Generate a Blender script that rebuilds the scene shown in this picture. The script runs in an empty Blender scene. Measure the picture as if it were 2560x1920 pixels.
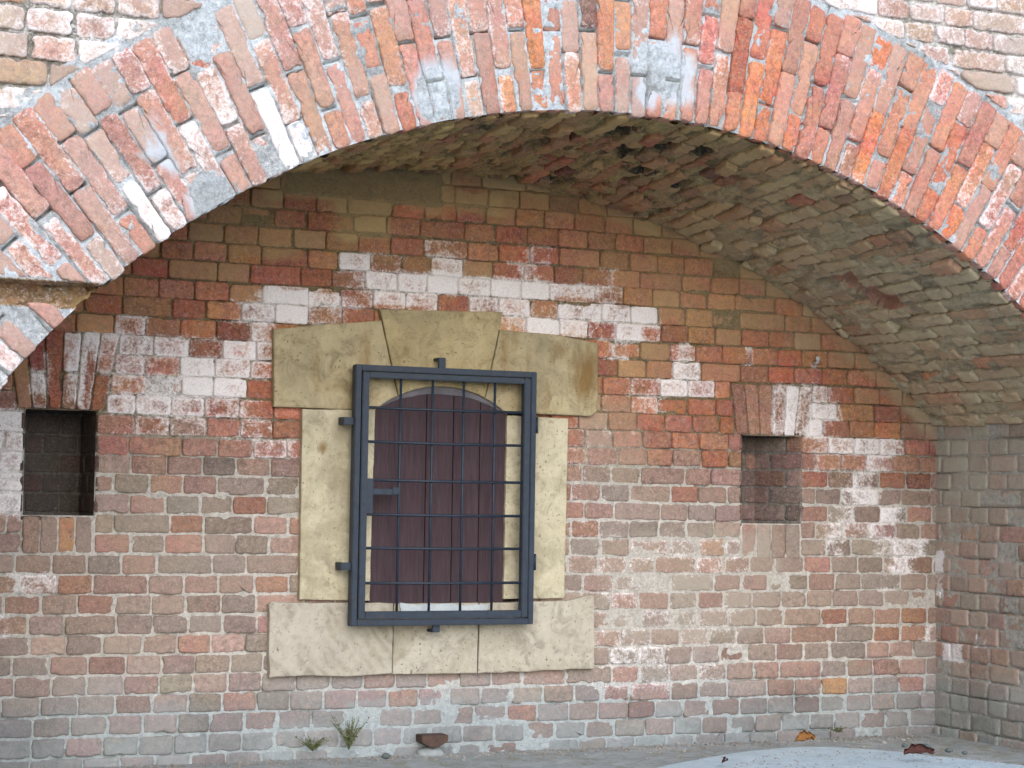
import bpy, bmesh, math, random
import numpy as np
from mathutils import Vector, Matrix
from mathutils.geometry import tessellate_polygon

# ------------------------------------------------------------------ camera, world, sun, exposure
scene = bpy.context.scene
COL = scene.collection
CAM = np.array([-3.2, -7.97207, 1.05341])
AX_R = np.array([0.91438, -0.40453, 0.01602])
AX_U = np.array([-0.03748, -0.04519, 0.99827])
AX_F = np.array([0.40311, 0.91341, 0.05648])
FPX = 5000.18                                    # focal length in pixels of the 2560 wide photograph
cd = bpy.data.cameras.new('camera'); cam = bpy.data.objects.new('camera', cd); COL.objects.link(cam)
cd.sensor_width = 36.0; cd.lens = FPX / 2560 * 36.0; cd.clip_start = 0.1; cd.clip_end = 2000
cam.matrix_world = Matrix(((AX_R[0], AX_U[0], -AX_F[0], CAM[0]), (AX_R[1], AX_U[1], -AX_F[1], CAM[1]),
                           (AX_R[2], AX_U[2], -AX_F[2], CAM[2]), (0, 0, 0, 1)))
scene.camera = cam

SUN_EL, SUN_AZ = math.radians(30), math.radians(190)   # azimuth from +Y towards +X
world = bpy.data.worlds.new('World'); scene.world = world; world.use_nodes = True
wn = world.node_tree.nodes; wl = world.node_tree.links
sky = wn.new('ShaderNodeTexSky'); sky.sky_type = 'NISHITA'; sky.sun_disc = False
sky.sun_elevation = SUN_EL; sky.sun_rotation = SUN_AZ; sky.air_density = 1.0; sky.dust_density = 1.0; sky.ozone_density = 2.0
wl.new(sky.outputs['Color'], wn['Background'].inputs['Color']); wn['Background'].inputs['Strength'].default_value = 0.15
sd = bpy.data.lights.new('sun', 'SUN'); sd.energy = 1.0; sd.angle = math.radians(60); sd.color = (1.0, 0.965, 0.91)
so = bpy.data.objects.new('sun', sd); COL.objects.link(so)
so.rotation_euler = Vector((math.sin(SUN_AZ) * math.cos(SUN_EL), math.cos(SUN_AZ) * math.cos(SUN_EL), math.sin(SUN_EL))).to_track_quat('Z', 'Y').to_euler()
vs = scene.view_settings; vs.view_transform = 'Standard'; vs.look = 'None'; vs.gamma = 1.0; vs.use_curve_mapping = False; vs.exposure = 1.06

# ------------------------------------------------------------------ numbers and noise
rs = np.random.RandomState(11)
DEP = 1.4245                                     # depth of the recess
XL, XR = -2.25, 2.552                            # its side walls
def at(px, py, Y=0.0):
    """the point of the plane y = Y seen at this pixel of the photograph"""
    d = (px - 1280) / FPX * AX_R - (py - 960) / FPX * AX_U + AX_F
    t = (Y - CAM[1]) / d[1]
    return CAM[0] + d[0] * t, CAM[2] + d[2] * t
def _h(ix, iy, s):
    n = (ix.astype(np.int64) * 374761393 + iy.astype(np.int64) * 668265263 + s * 1442695041) & 0x7fffffff
    n = ((n ^ (n >> 13)) * 1274126177) & 0x7fffffff
    return ((n ^ (n >> 16)) & 0xffff) / 65535.0
def vn(x, y, s=0):
    x = np.asarray(x, float); y = np.asarray(y, float)
    ix = np.floor(x); iy = np.floor(y); fx = x - ix; fy = y - iy
    fx = fx * fx * (3 - 2 * fx); fy = fy * fy * (3 - 2 * fy)
    a = _h(ix, iy, s); b = _h(ix + 1, iy, s); c = _h(ix, iy + 1, s); d = _h(ix + 1, iy + 1, s)
    return (a + (b - a) * fx) * (1 - fy) + (c + (d - c) * fx) * fy
def fbm(x, y, s=0, o=3):
    r = 0; a = .5; t = 0
    for k in range(o):
        r = r + a * vn(x * 2 ** k, y * 2 ** k, s + k * 7); t += a; a *= .55
    return r / t
def sst(a, b, x):
    t = np.clip((np.asarray(x, float) - a) / (b - a), 0, 1); return t * t * (3 - 2 * t)

# ------------------------------------------------------------------ materials
def mat(name):
    m = bpy.data.materials.new(name); m.use_nodes = True
    nt = m.node_tree; nt.nodes.clear()
    out = nt.nodes.new('ShaderNodeOutputMaterial'); b = nt.nodes.new('ShaderNodeBsdfPrincipled')
    nt.links.new(b.outputs[0], out.inputs['Surface'])
    return m, nt, b
class G:
    """small helper to write node graphs"""
    def __init__(s, nt): s.nt = nt; s.co = None
    def n(s, t, **k):
        o = s.nt.nodes.new(t)
        for a, v in k.items(): setattr(o, a, v)
        return o
    def put(s, v, sock):
        if isinstance(v, bpy.types.NodeSocket): s.nt.links.new(v, sock)
        else:
            if sock.type == 'RGBA' and len(v) == 3: v = (*v, 1)
            sock.default_value = v
    def m(s, op, a, b=0.0, c=0.0, clamp=False):
        o = s.n('ShaderNodeMath', operation=op, use_clamp=clamp)
        s.put(a, o.inputs[0]); s.put(b, o.inputs[1]); s.put(c, o.inputs[2]); return o.outputs[0]
    def mix(s, f, a, b, bt='MIX'):
        o = s.n('ShaderNodeMix', data_type='RGBA', blend_type=bt)
        s.put(f, o.inputs[0]); s.put(a, o.inputs[6]); s.put(b, o.inputs[7]); return o.outputs[2]
    def noise(s, scale, detail=4, rough=.55, dist=0.0, co=None):
        o = s.n('ShaderNodeTexNoise'); o.inputs['Scale'].default_value = scale; o.inputs['Detail'].default_value = detail
        o.inputs['Roughness'].default_value = rough; o.inputs['Distortion'].default_value = dist
        c = co or s.coord(); s.nt.links.new(c, o.inputs['Vector']); return o.outputs['Fac']
    def coord(s):
        if s.co is None: s.co = s.n('ShaderNodeTexCoord').outputs['Object']
        return s.co
    def mapped(s, sc, rot=(0, 0, 0)):
        o = s.n('ShaderNodeMapping'); s.nt.links.new(s.coord(), o.inputs['Vector'])
        o.inputs['Scale'].default_value = sc; o.inputs['Rotation'].default_value = rot; return o.outputs[0]
    def attr(s, name):
        return s.n('ShaderNodeAttribute', attribute_name=name)
    def rng(s, v, a, b, c=0.0, d=1.0):
        o = s.n('ShaderNodeMapRange'); o.clamp = True
        s.put(v, o.inputs[0])
        for i, x in enumerate((a, b, c, d)): o.inputs[i + 1].default_value = x
        return o.outputs[0]
    def bump(s, hgt, strength, dist, bsdf):
        o = s.n('ShaderNodeBump'); o.inputs['Strength'].default_value = strength; o.inputs['Distance'].default_value = dist
        s.nt.links.new(hgt, o.inputs['Height']); s.nt.links.new(o.outputs[0], bsdf.inputs['Normal'])

def masonry(name, grain):
    """fired clay or mortar: own colour from 'bcol', lime bloom, plaster smear, dirt and darkening from 'msk'"""
    m, nt, b = mat(name); g = G(nt)
    n1 = g.noise(7, 4); n2 = g.noise(42, 6, .66, .4); n3 = g.noise(230, 3, .6); n4 = g.noise(24, 7, .72, 1.2); n5 = g.noise(95, 5, .7, .6)
    base = g.attr('bcol').outputs['Color']; msk = g.attr('msk').outputs['Color']; sc = g.attr('scol').outputs['Color']
    sep = g.n('ShaderNodeSeparateColor'); nt.links.new(msk, sep.inputs[0])
    eff, sme, gri = sep.outputs[0], sep.outputs[1], sep.outputs[2]
    moss = g.attr('msk').outputs['Alpha']
    v = g.m('ADD', g.m('MULTIPLY', n2, 1.1), g.m('MULTIPLY', n3, .55)); v = g.m('ADD', v, g.m('MULTIPLY', n4, .35)); v = g.rng(v, .66, 1.34, .42, 1.58)
    hs = g.n('ShaderNodeHueSaturation'); nt.links.new(base, hs.inputs['Color'])
    nt.links.new(g.rng(n1, .3, .7, .485, .515), hs.inputs['Hue']); nt.links.new(g.rng(n4, .25, .75, .8, 1.18), hs.inputs['Saturation'])
    nt.links.new(v, hs.inputs['Value'])
    c = hs.outputs[0]
    c = g.mix(g.rng(g.noise(31, 7, .76, 1.6), .50, .66, 0, .75), c, g.mix(.55, c, (.045, .035, .035)))
    c = g.mix(g.rng(g.noise(110, 5, .75, .8), .54, .64, 0, .6), c, g.mix(.55, c, (.66, .58, .54)))
    # dark pits
    c = g.mix(g.rng(n5, .30, .36, .55, 0.0), c, (.05, .035, .028))
    # thin plaster or lime film
    a = g.m('ADD', g.m('MULTIPLY', sme, 2.0), g.m('ADD', g.m('MULTIPLY', g.m('SUBTRACT', n4, .5), 1.7), g.m('MULTIPLY', g.m('SUBTRACT', n5, .5), .9)))
    a = g.rng(a, .15, 2.0)
    scv = g.mix(g.rng(n2, .3, .7, .0, .28), sc, g.mix(.6, sc, (.06, .05, .04)))
    c = g.mix(g.m('MULTIPLY', a, .92), c, scv)
    # white salts
    e = g.m('ADD', g.m('MULTIPLY', eff, 1.95), g.m('ADD', g.m('MULTIPLY', g.m('SUBTRACT', n4, .5), 2.4), g.m('MULTIPLY', g.m('SUBTRACT', n5, .5), 2.0)))
    e = g.rng(e, .6, 1.4)
    c = g.mix(g.m('MULTIPLY', e, .93), c, g.mix(g.rng(n3, .35, .65), (.95, .92, .92), (.74, .66, .65)))
    # moss, dirt and darkening
    mo = g.rng(g.m('ADD', g.m('MULTIPLY', moss, 1.6), g.m('MULTIPLY', g.m('SUBTRACT', n2, .5), 1.6)), .5, 1.2)
    c = g.mix(g.m('MULTIPLY', mo, .75), c, (.22, .25, .09))
    dg = g.rng(g.m('ADD', g.m('MULTIPLY', gri, 2.0), g.m('MULTIPLY', g.m('SUBTRACT', n4, .5), 1.6)), .4, 1.5)
    c = g.mix(g.m('MULTIPLY', dg, .85), c, (.055, .052, .052))
    nt.links.new(c, b.inputs['Base Color']); b.inputs['Roughness'].default_value = .92
    b.inputs['Specular IOR Level'].default_value = .25
    hgt = g.m('ADD', g.m('MULTIPLY', n2, 1.0), g.m('ADD', g.m('MULTIPLY', n5, .5), g.m('MULTIPLY', n3, .28)))
    g.bump(hgt, .75, .006 * grain, b)
    return m
M_BRICK = masonry('fired_brick', 1.0)
M_MORTAR = masonry('lime_mortar', 1.7)

def sandstone(name, light, dark, veins=False, stain=0.0, spots=()):
    m, nt, b = mat(name); g = G(nt)
    n1 = g.noise(5, 5, .6); n2 = g.noise(38, 6, .65); n3 = g.noise(260, 2, .5); n4 = g.noise(75, 4, .6)
    st = g.noise(1.0, 5, .6, 0, g.mapped((9, 9, 1.6)))
    c = g.mix(g.rng(n1, .35, .65), dark, light)
    c = g.mix(g.rng(n2, .35, .7, 0, .3), c, tuple(x * .6 for x in dark))
    c = g.mix(g.rng(n3, .3, .7, 0, .22), c, tuple(min(1, x * 1.25) for x in light))
    c = g.mix(g.rng(n4, .31, .385, .8, 0), c, (.10, .07, .035))
    n6 = g.noise(13, 7, .7, .8); c = g.mix(g.rng(n6, .50, .68, 0, .75), c, tuple(x * .55 for x in dark))
    c = g.mix(g.rng(n6, .30, .45, .4, 0), c, tuple(min(1, x * 1.2) for x in light))
    n7 = g.noise(3.2, 6, .65, .5); c = g.mix(g.rng(n7, .48, .66, 0, .6), c, (.22, .185, .12))
    if veins:
        w = g.n('ShaderNodeTexWave'); w.inputs['Scale'].default_value = 1.0; w.inputs['Distortion'].default_value = 7; w.inputs['Detail'].default_value = 5; w.inputs['Detail Scale'].default_value = 1.6
        nt.links.new(g.mapped((7, 1, 7), (0, math.radians(38), 0)), w.inputs['Vector'])
        c = g.mix(g.rng(w.outputs['Fac'], .2, .9, 0, .45), c, (.43, .395, .33))
    c = g.mix(g.rng(st, .55, .75, 0, stain), c, (.20, .11, .03))
    for sx, sz, rx, rz, k in spots:                                 # rust and water stains that belong to these stones
        mp = g.n('ShaderNodeMapping'); nt.links.new(g.coord(), mp.inputs['Vector']); mp.inputs['Location'].default_value = (-sx / rx, 0, -sz / rz); mp.inputs['Scale'].default_value = (1 / rx, 0, 1 / rz)
        vl = g.n('ShaderNodeVectorMath', operation='LENGTH'); nt.links.new(mp.outputs[0], vl.inputs[0])
        f = g.m('ADD', vl.outputs['Value'], g.m('MULTIPLY', g.m('SUBTRACT', g.noise(1.0, 6, .7, .4, g.mapped((30, 30, 7))), .5), 2.2))
        c = g.mix(g.rng(f, .3, 1.15, k, 0), c, (.19, .105, .03))
    nt.links.new(c, b.inputs['Base Color']); b.inputs['Roughness'].default_value = .9; b.inputs['Specular IOR Level'].default_value = .25
    g.bump(g.m('ADD', n2, g.m('MULTIPLY', n4, .5)), .5, .004, b)
    return m
M_ST_KEY = sandstone('ochre_sandstone', (.44, .355, .20), (.33, .255, .13), stain=.35)
M_ST_LINT = sandstone('stained_sandstone', spots=((.66, 1.60, .075, .15, .85), (.52, 1.70, .05, .06, .4), (-.50, 1.50, .10, .03, .3)), light=(.45, .375, .23), dark=(.34, .27, .155), stain=.8)
M_ST_JAMB = sandstone('pale_sandstone', spots=((-.554, 1.245, .022, .028, .8),), light=(.54, .485, .35), dark=(.46, .40, .27), stain=.15)
M_ST_SILL = sandstone('grey_sandstone', (.46, .415, .335), (.39, .345, .27), stain=.1)
M_ST_VEIN = sandstone('veined_sandstone', (.46, .41, .335), (.37, .33, .265), veins=True, stain=.1)

def simple(name, c0, c1, scale=20, rough=.8, bump=.3, stretch=None, spec=.3, metal=0.0, streak=None, sth=(.60, .72)):
    m, nt, b = mat(name); g = G(nt)
    co = g.mapped(stretch) if stretch else g.coord()
    n1 = g.noise(scale, 6, .62, .3, co); n2 = g.noise(scale * 6, 3, .6, 0, co)
    c = g.mix(g.rng(n1, .3, .7), c0, c1)
    c = g.mix(g.rng(n2, .35, .7, 0, .35), c, tuple(x * .55 for x in c0))
    if streak: c = g.mix(g.rng(g.noise(scale * 1.7, 5, .7, .5), sth[0], sth[1], 0, .8), c, streak)
    nt.links.new(c, b.inputs['Base Color']); b.inputs['Roughness'].default_value = rough
    b.inputs['Specular IOR Level'].default_value = spec; b.inputs['Metallic'].default_value = metal
    g.bump(g.m('ADD', n1, g.m('MULTIPLY', n2, .4)), bump, .004, b)
    return m
M_IRON = simple('painted_iron', (.010, .019, .036), (.020, .034, .056), 30, .55, .25, spec=.45, streak=(.055, .036, .028), sth=(.55, .70))
M_WOOD = simple('dark_painted_wood', (.040, .021, .026), (.072, .045, .052), 10, .75, .5, stretch=(9, 9, .55), spec=.3)
M_RUST = simple('rusty_iron', (.06, .038, .03), (.11, .068, .05), 40, .9, .6)
M_GROUND = simple('dusty_ground', (.24, .265, .265), (.40, .425, .425), 6, .95, .9, streak=(.20, .19, .12), sth=(.50, .66))
M_SLAB = simple('pale_slab_surface', (.42, .50, .52), (.54, .62, .635), 9, .9, .4, streak=(.32, .36, .36), sth=(.54, .70))
M_PAINT = simple('flaking_white_paint', (.42, .47, .49), (.54, .57, .58), 60, .8, .6, streak=(.18, .12, .08))
M_LEAF_O = simple('dry_orange_leaf', (.45, .20, .06), (.55, .30, .11), 40, .8, .4)
M_LEAF_R = simple('dry_dark_leaf', (.13, .05, .045), (.20, .09, .075), 40, .8, .4)
M_STEM = simple('weed_stem', (.10, .13, .05), (.16, .17, .07), 60, .8, .2)
M_GREEN = simple('weed_leaf', (.10, .115, .06), (.17, .17, .09), 60, .7, .2)
M_PEBBLE = simple('grey_pebble', (.07, .09, .095), (.15, .16, .15), 40, .9, .5)
M_CRUMB = simple('mortar_crumbs', (.20, .17, .15), (.36, .33, .30), 3, .95, .3)
M_ZINC = simple('dull_zinc', (.45, .45, .47), (.6, .6, .62), 60, .6, .2)

# ------------------------------------------------------------------ objects
def tag(o, label=None, cat=None, group=None, kind=None):
    if label: o['label'] = label
    if cat: o['category'] = cat
    if group: o['group'] = group
    if kind: o['kind'] = kind
    return o
def empty(name, loc, label, cat, group=None):
    o = bpy.data.objects.new(name, None); COL.objects.link(o); o.location = loc; o.empty_display_size = .1
    return tag(o, label, cat, group)
def link(name, me, material, parent=None):
    me.materials.append(material)
    o = bpy.data.objects.new(name, me); COL.objects.link(o)
    if parent is not None:
        o.parent = parent
        o.matrix_parent_inverse = Matrix.Translation(parent.location).inverted() if not parent.parent else \
            (Matrix.Translation(-parent.parent.location) if parent.type == 'MESH' else Matrix.Identity(4))
        if parent.type == 'MESH': o.matrix_parent_inverse = Matrix.Identity(4)
    return o
def from_bm(name, bm, material, parent=None, smooth=True):
    bmesh.ops.recalc_face_normals(bm, faces=bm.faces)
    me = bpy.data.meshes.new(name); bm.to_mesh(me); bm.free()
    if smooth: me.polygons.foreach_set('use_smooth', [True] * len(me.polygons))
    return link(name, me, material, parent)

class Acc:
    """collects vertices, faces and colour attributes of one masonry part"""
    def __init__(s): s.v = []; s.f = []; s.b = []; s.m = []; s.c = []; s.n = 0
    def add(s, v, faces, b, m, c):
        s.v.append(v); s.f += [tuple(i + s.n for i in q) for q in faces]
        s.b.append(b); s.m.append(m); s.c.append(c); s.n += len(v)
    def build(s, name, material, parent=None, smooth=True):
        me = bpy.data.meshes.new(name)
        v = np.concatenate(s.v)
        me.from_pydata(v.tolist(), [], s.f); me.update()
        for nm, arr in (('bcol', s.b), ('msk', s.m), ('scol', s.c)):
            a = np.concatenate(arr).astype(np.float32)
            if a.shape[1] == 3: a = np.c_[a, np.ones(len(a), np.float32)]
            at_ = me.attributes.new(nm, 'FLOAT_COLOR', 'POINT'); at_.data.foreach_set('color', a.ravel())
        if smooth: me.polygons.foreach_set('use_smooth', [True] * len(me.polygons))
        return link(name, me, material, parent)

def clip(poly, nx, ny, d):
    """the part of a convex polygon where nx*x + ny*y <= d"""
    out = []; k = len(poly)
    for i in range(k):
        p, q = poly[i], poly[(i + 1) % k]
        a = nx * p[0] + ny * p[1] - d; b = nx * q[0] + ny * q[1] - d
        if a <= 0: out.append(p)
        if (a < 0) != (b < 0) and abs(a - b) > 1e-12:
            t = a / (a - b); out.append((p[0] + (q[0] - p[0]) * t, p[1] + (q[1] - p[1]) * t))
    return out
def area(P):
    P = np.asarray(P); x, y = P[:, 0], P[:, 1]
    return .5 * np.sum(x * np.roll(y, -1) - np.roll(x, -1) * y)

def brick(acc, poly, mp, col, field, proud=0.0, skirt=.035, jit=.0022, rnd=1, step=.011, bev=.0032, rough=.0013):
    """one worn brick: outline poly in surface coordinates, mp(u, v, h) -> world points"""
    P = np.asarray(poly, float)
    if len(P) < 3: return
    A = area(P)
    if A < 0: P = P[::-1]; A = -A
    if A < .0006: return
    pts = []
    for i in range(len(P)):
        a, b = P[i], P[(i + 1) % len(P)]
        n = max(1, int(round(np.hypot(*(b - a)) / step)))
        pts.append(a + (b - a) * (np.arange(n) / n)[:, None])
    O = np.concatenate(pts); N = len(O)
    if N < 6: return
    for _ in range(rnd): O = O * .5 + (np.roll(O, 1, 0) + np.roll(O, -1, 0)) * .25
    c = O.mean(0); sd_ = int(rs.randint(1 << 20))
    T = np.roll(O, -1, 0) - np.roll(O, 1, 0); T /= np.linalg.norm(T, axis=1)[:, None] + 1e-9
    NN = np.c_[T[:, 1], -T[:, 0]]
    off = (vn(O[:, 0] * 45, O[:, 1] * 45, sd_) - .55) * 2 * jit + (vn(O[:, 0] * 130, O[:, 1] * 130, sd_ + 3) - .5) * jit
    chip = np.clip(vn(O[:, 0] * 22, O[:, 1] * 22, sd_ + 9) - .80, 0, 1) * .05 * (jit / .0022)
    O = O + NN * (off - chip)[:, None]
    d = O - c
    cov = d.T @ d / N; ev, E = np.linalg.eigh(cov); hx = np.abs(d @ E).max(0) + 1e-6
    def inset(t):
        s = np.clip(1 - t / hx, .1, 1); return c + ((d @ E) * s) @ E.T
    tilt = rs.normal(0, .012, 2)
    def hh(Q, base):
        return base + proud + (Q - c) @ tilt + (fbm(Q[:, 0] * 30, Q[:, 1] * 30, sd_, 2) - .5) * 2 * rough
    rings = [(O, np.full(N, -skirt)), (O, hh(O, -bev)), (inset(.0035), hh(inset(.0035), -bev * .25))]
    for f in (.72, .36):
        Q = c + d * f; rings.append((Q, hh(Q, 0)))
    cc = c[None]; rings.append((cc, hh(cc, 0)))
    U = np.concatenate([r[0] for r in rings]); H = np.concatenate([r[1] for r in rings])
    V = mp(U[:, 0], U[:, 1], H)
    F = []; r5 = len(rings) - 1
    idx = np.arange(N); nx = (idx + 1) % N
    for k in range(r5 - 1):
        a = k * N
        F += list(zip((a + idx).tolist(), (a + nx).tolist(), (a + N + nx).tolist(), (a + N + idx).tolist()))
    a = (r5 - 1) * N
    F += [(int(a + i), int(a + j), int(r5 * N)) for i, j in zip(idx, nx)]
    mk, sc = field(U[:, 0], U[:, 1], c)
    w_ = sst(.06, .2, mk[:, 0]); ed = np.r_[np.full(3 * N, .10), np.full(N, -.03), np.full(N, -.10), -.12]
    mk[:, 0] = np.clip(mk[:, 0] + ed * w_, 0, 1)
    acc.add(V, F, np.tile(np.asarray(col, float), (len(U), 1)), mk, sc)

def sheet(acc, u, v, mp, hfun, cfun, field, hole=None):
    """mortar bed: grid over arrays u x v"""
    Ug, Vg = np.meshgrid(u, v, indexing='ij'); a, b = Ug.ravel(), Vg.ravel()
    P = mp(a, b, hfun(a, b)); nu, nv = len(u), len(v)
    i, j = np.meshgrid(np.arange(nu - 1), np.arange(nv - 1), indexing='ij')
    if hole is not None:
        uc = (u[:-1] + u[1:]) / 2; vc = (v[:-1] + v[1:]) / 2
        UU, VV = np.meshgrid(uc, vc, indexing='ij'); keep = ~hole(UU, VV)
        i = i[keep]; j = j[keep]
    i = i.ravel(); j = j.ravel()
    q = np.stack([i * nv + j, (i + 1) * nv + j, (i + 1) * nv + j + 1, i * nv + j + 1], 1)
    mk, sc = field(a, b, None)
    acc.add(P, q.tolist(), cfun(a, b), mk, sc)

def pick(pal, s=.12):
    c = np.array(pal[rs.randint(len(pal))]); return np.clip(c * (1 + rs.normal(0, s)) * (1 + rs.normal(0, .04, 3)), .01, .9)

# ------------------------------------------------------------------ the vault's section
def arc(c, r, xl, xr, line=False, n=1500):
    a = np.linspace(math.acos((xl - c[0]) / r), math.acos((xr - c[0]) / r), n)
    P = np.c_[c[0] + r * np.cos(a), c[1] + r * np.sin(a)]
    if line:
        m = P[:, 0] > 1.95; P[m, 1] = np.maximum(P[m, 1], 1.848 - (P[m, 0] - 1.95) * .7133)
    s = np.r_[0, np.cumsum(np.hypot(*np.diff(P, axis=0).T))]
    return P, s
CB, RB = np.array((-.043, -1.342)), 3.7925        # back arc
CF, RF = np.array((.153, -.397)), 2.876           # front arc
BP, BS = arc(CB, RB, XL, XR); FP, FS = arc(CF, RF, XL, XR, True)
LF = FS[-1]
_bx = BP[:, 0]; _bz = BP[:, 1]; _bt = BS / BS[-1]; _ft = FS / LF
def fcurve(t):
    return np.interp(t / LF, _ft, FP[:, 0]), np.interp(t / LF, _ft, FP[:, 1])
def fnormal(t):
    e = .01; x0, z0 = fcurve(t - e); x1, z1 = fcurve(t + e); tx, tz = x1 - x0, z1 - z0
    l = np.hypot(tx, tz); return -tz / l, tx / l, tx / l, tz / l     # outward normal, tangent
def map_soffit(u, t, h):
    s = t / LF
    bx = np.interp(s, _bt, _bx); bz = np.interp(s, _bt, _bz); fx = np.interp(s, _ft, FP[:, 0]); fz = np.interp(s, _ft, FP[:, 1])
    k = u / DEP; x = bx + (fx - bx) * k; z = bz + (fz - bz) * k
    nx, nz, _, _ = fnormal(np.clip(t, .012, LF - .012))
    return np.stack([x - nx * h, -u, z - nz * h], -1)
def map_back(x, z, h): return np.stack([x, -h, z], -1)
def map_front(x, z, h): return np.stack([x, -DEP - h, z], -1)
def map_right(u, z, h): return np.stack([XR - h, -u, z], -1)
def map_left(u, z, h): return np.stack([XL + h, -u, z], -1)

# ------------------------------------------------------------------ where salts, plaster and dirt lie on the back wall (measured on its plane)
def patch(x0, y0, x1, y1, a):
    p, q = at(x0, (y0 + y1) / 2), at(x1, (y0 + y1) / 2); t, b = at((x0 + x1) / 2, y0), at((x0 + x1) / 2, y1)
    return ((p[0] + q[0]) / 2, (t[1] + b[1]) / 2, max(.02, (q[0] - p[0]) / 2), max(.02, (t[1] - b[1]) / 2), a)
EFF = [patch(*r) for r in (
    (632, 728, 900, 762, .75), (596, 757, 900, 808, .8), (553, 800, 682, 850, .75), (290, 792, 376, 838, .6), (203, 836, 684, 895, .68),
    (275, 892, 682, 945, .62), (264, 936, 602, 998, .74), (255, 990, 630, 1042, .6), (249, 1040, 560, 1088, .42), (560, 1045, 665, 1100, .5),
    (630, 1095, 760, 1145, .5), (-60, 1020, 62, 1290, .66), (-60, 880, 30, 1000, .3), (-20, 1430, 128, 1482, .5), (-40, 1530, 30, 1600, .5), (75, 880, 130, 985, .6),
    (170, 870, 220, 1000, .6), (1065, 600, 1146, 650, .55), (855, 630, 940, 680, .66), (940, 636, 1022, 684, .5), (1100, 648, 1182, 680, .55),
    (1268, 645, 1342, 702, .5), (892, 678, 1345, 730, .78), (912, 727, 1335, 772, .66), (740, 765, 850, 812, .66), (1298, 614, 1380, 660, .52),
    (1300, 660, 1345, 706, .75), (1498, 670, 1545, 719, .6), (1300, 706, 1540, 745, .8), (1500, 718, 1540, 768, .9), (1300, 765, 1640, 812, .74),
    (1262, 784, 1495, 838, .68), (1498, 812, 1602, 855, .66), (1498, 855, 1575, 898, .66), (1695, 858, 1722, 910, .75), (1675, 905, 1746, 950, .58),
    (1560, 945, 1640, 990, .45), (1636, 948, 1790, 992, .56), (1593, 988, 1670, 1030, .5), (1932, 960, 2026, 1085, .68), (2020, 966, 2102, 1013, .55),
    (2020, 1012, 2104, 1055, .8), (2012, 1052, 2082, 1096, .8), (2030, 1092, 2245, 1140, .64), (2020, 1142, 2214, 1182, .5), (2100, 1180, 2184, 1228, .68),
    (2138, 1222, 2204, 1262, .72), (2100, 1264, 2246, 1312, .58), (2070, 1310, 2210, 1345, .5), (2188, 1344, 2320, 1392, .66), (2236, 1390, 2297, 1434, .76),
    (2046, 1352, 2106, 1388, .55), (2198, 1438, 2240, 1476, .55), (2290, 1558, 2352, 1602, .5), (2026, 900, 2052, 985, .5), (1860, 868, 1884, 912, .7),
    (1480, 1330, 1860, 1640, .30), (1470, 1560, 1690, 1730, .37), (1560, 1640, 1800, 1720, .33), (1300, 1600, 1500, 1720, .25), (1240, 1000, 1560, 1500, .22))]
SME = [patch(*r) for r in (
    (690, 410, 1130, 510, 1.0), (830, 500, 965, 600, .9), (960, 470, 1260, 530, .72), (480, 505, 740, 640, .42), (1250, 440, 1560, 545, .45),
    (1440, 555, 1760, 715, .34), (1600, 620, 2060, 820, .40), (1960, 740, 2230, 880, .36), (1480, 1330, 1960, 1600, .60), (1400, 1380, 1760, 1680, .46), (660, 1800, 1200, 1960, .84), (860, 1745, 1160, 1810, .72), (470, 1830, 700, 1960, .8), (1190, 1800, 1330, 1900, .85), (1180, 1850, 1480, 1920, .8), (700, 1720, 1180, 1770, .45),
    (590, 1380, 690, 1500, .4), (1450, 1000, 1600, 1330, .34))]
def blobs(L, x, z):
    r = np.zeros_like(x)
    for cx, cz, hx, hz, a in L:
        k = np.maximum(np.abs(x - cx) / hx, np.abs(z - cz) / hz)
        r = np.maximum(r, a * sst(1.3, .82, k))
    return r
C_OCHRE, C_MID, C_LOW = np.array((.50, .36, .175)), np.array((.37, .325, .265)), np.array((.345, .39, .40))
def arcdist(x, z): return RB - np.hypot(x - CB[0], z - CB[1])
def field_back(x, z, c):
    x = np.asarray(x, float); z = np.asarray(z, float)
    wob = (fbm(x * 9, z * 9, 5) - .5) * .05
    e = blobs(EFF, x + wob, z + wob * .6)
    if c is not None:
        cx, cz = np.array([c[0]]), np.array([c[1]])
        ec = blobs(EFF, cx, cz)[0]; e = (.5 * e + .5 * ec) * np.clip(.93 + rs.normal(0, .27) * (ec > .05), .3, 1.25)
    s = blobs(SME, x + 2.2 * wob, z + 1.6 * wob)
    ad = arcdist(x, z)
    s = np.maximum(s, .72 * sst(.11, .03, ad) * sst(-.3, .3, x))
    s = np.maximum(s, (.36 + .26 * (fbm(x * 3, z * 3, 79) - .5)) * sst(1.3, 1.0, z)); s = np.maximum(s, (.17 + .3 * (fbm(x * 4, z * 4, 77) - .5)) * sst(1.5, 1.9, z))
    low = sst(.34, .10, z + (fbm(x * 3, z * 6, 31) - .5) * .16); s = np.maximum(s, low * .58); s = np.maximum(s, .74 * sst(.13, .05, z + (fbm(x * 4, z * 9, 35) - .5) * .08))
    if c is not None:
        s = s * (1 + rs.normal(0, .22))
        if c[1] > 1.3 and rs.rand() < .15: s = s + .36 * (1 - .8 * float(ec > .3))
    gr = .30 * sst(.42, .12, z) + .16 * sst(.4, .8, fbm(x * 2.2, z * 2.2, 12)) * sst(1.3, .9, z)
    top = sst(1.25, 1.65, z)[:, None]; lo = sst(.45, .15, z)[:, None]
    sc = C_OCHRE * top + C_MID * (1 - top); sc = sc * (1 - lo) + C_LOW * lo
    rt = (sst(.9, 2.0, x) * sst(1.2, 1.5, z))[:, None] * .6
    sc = sc * (1 - rt) + np.array((.42, .335, .235)) * rt
    return np.stack([e, s, gr, np.zeros_like(e)], -1), sc
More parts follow.
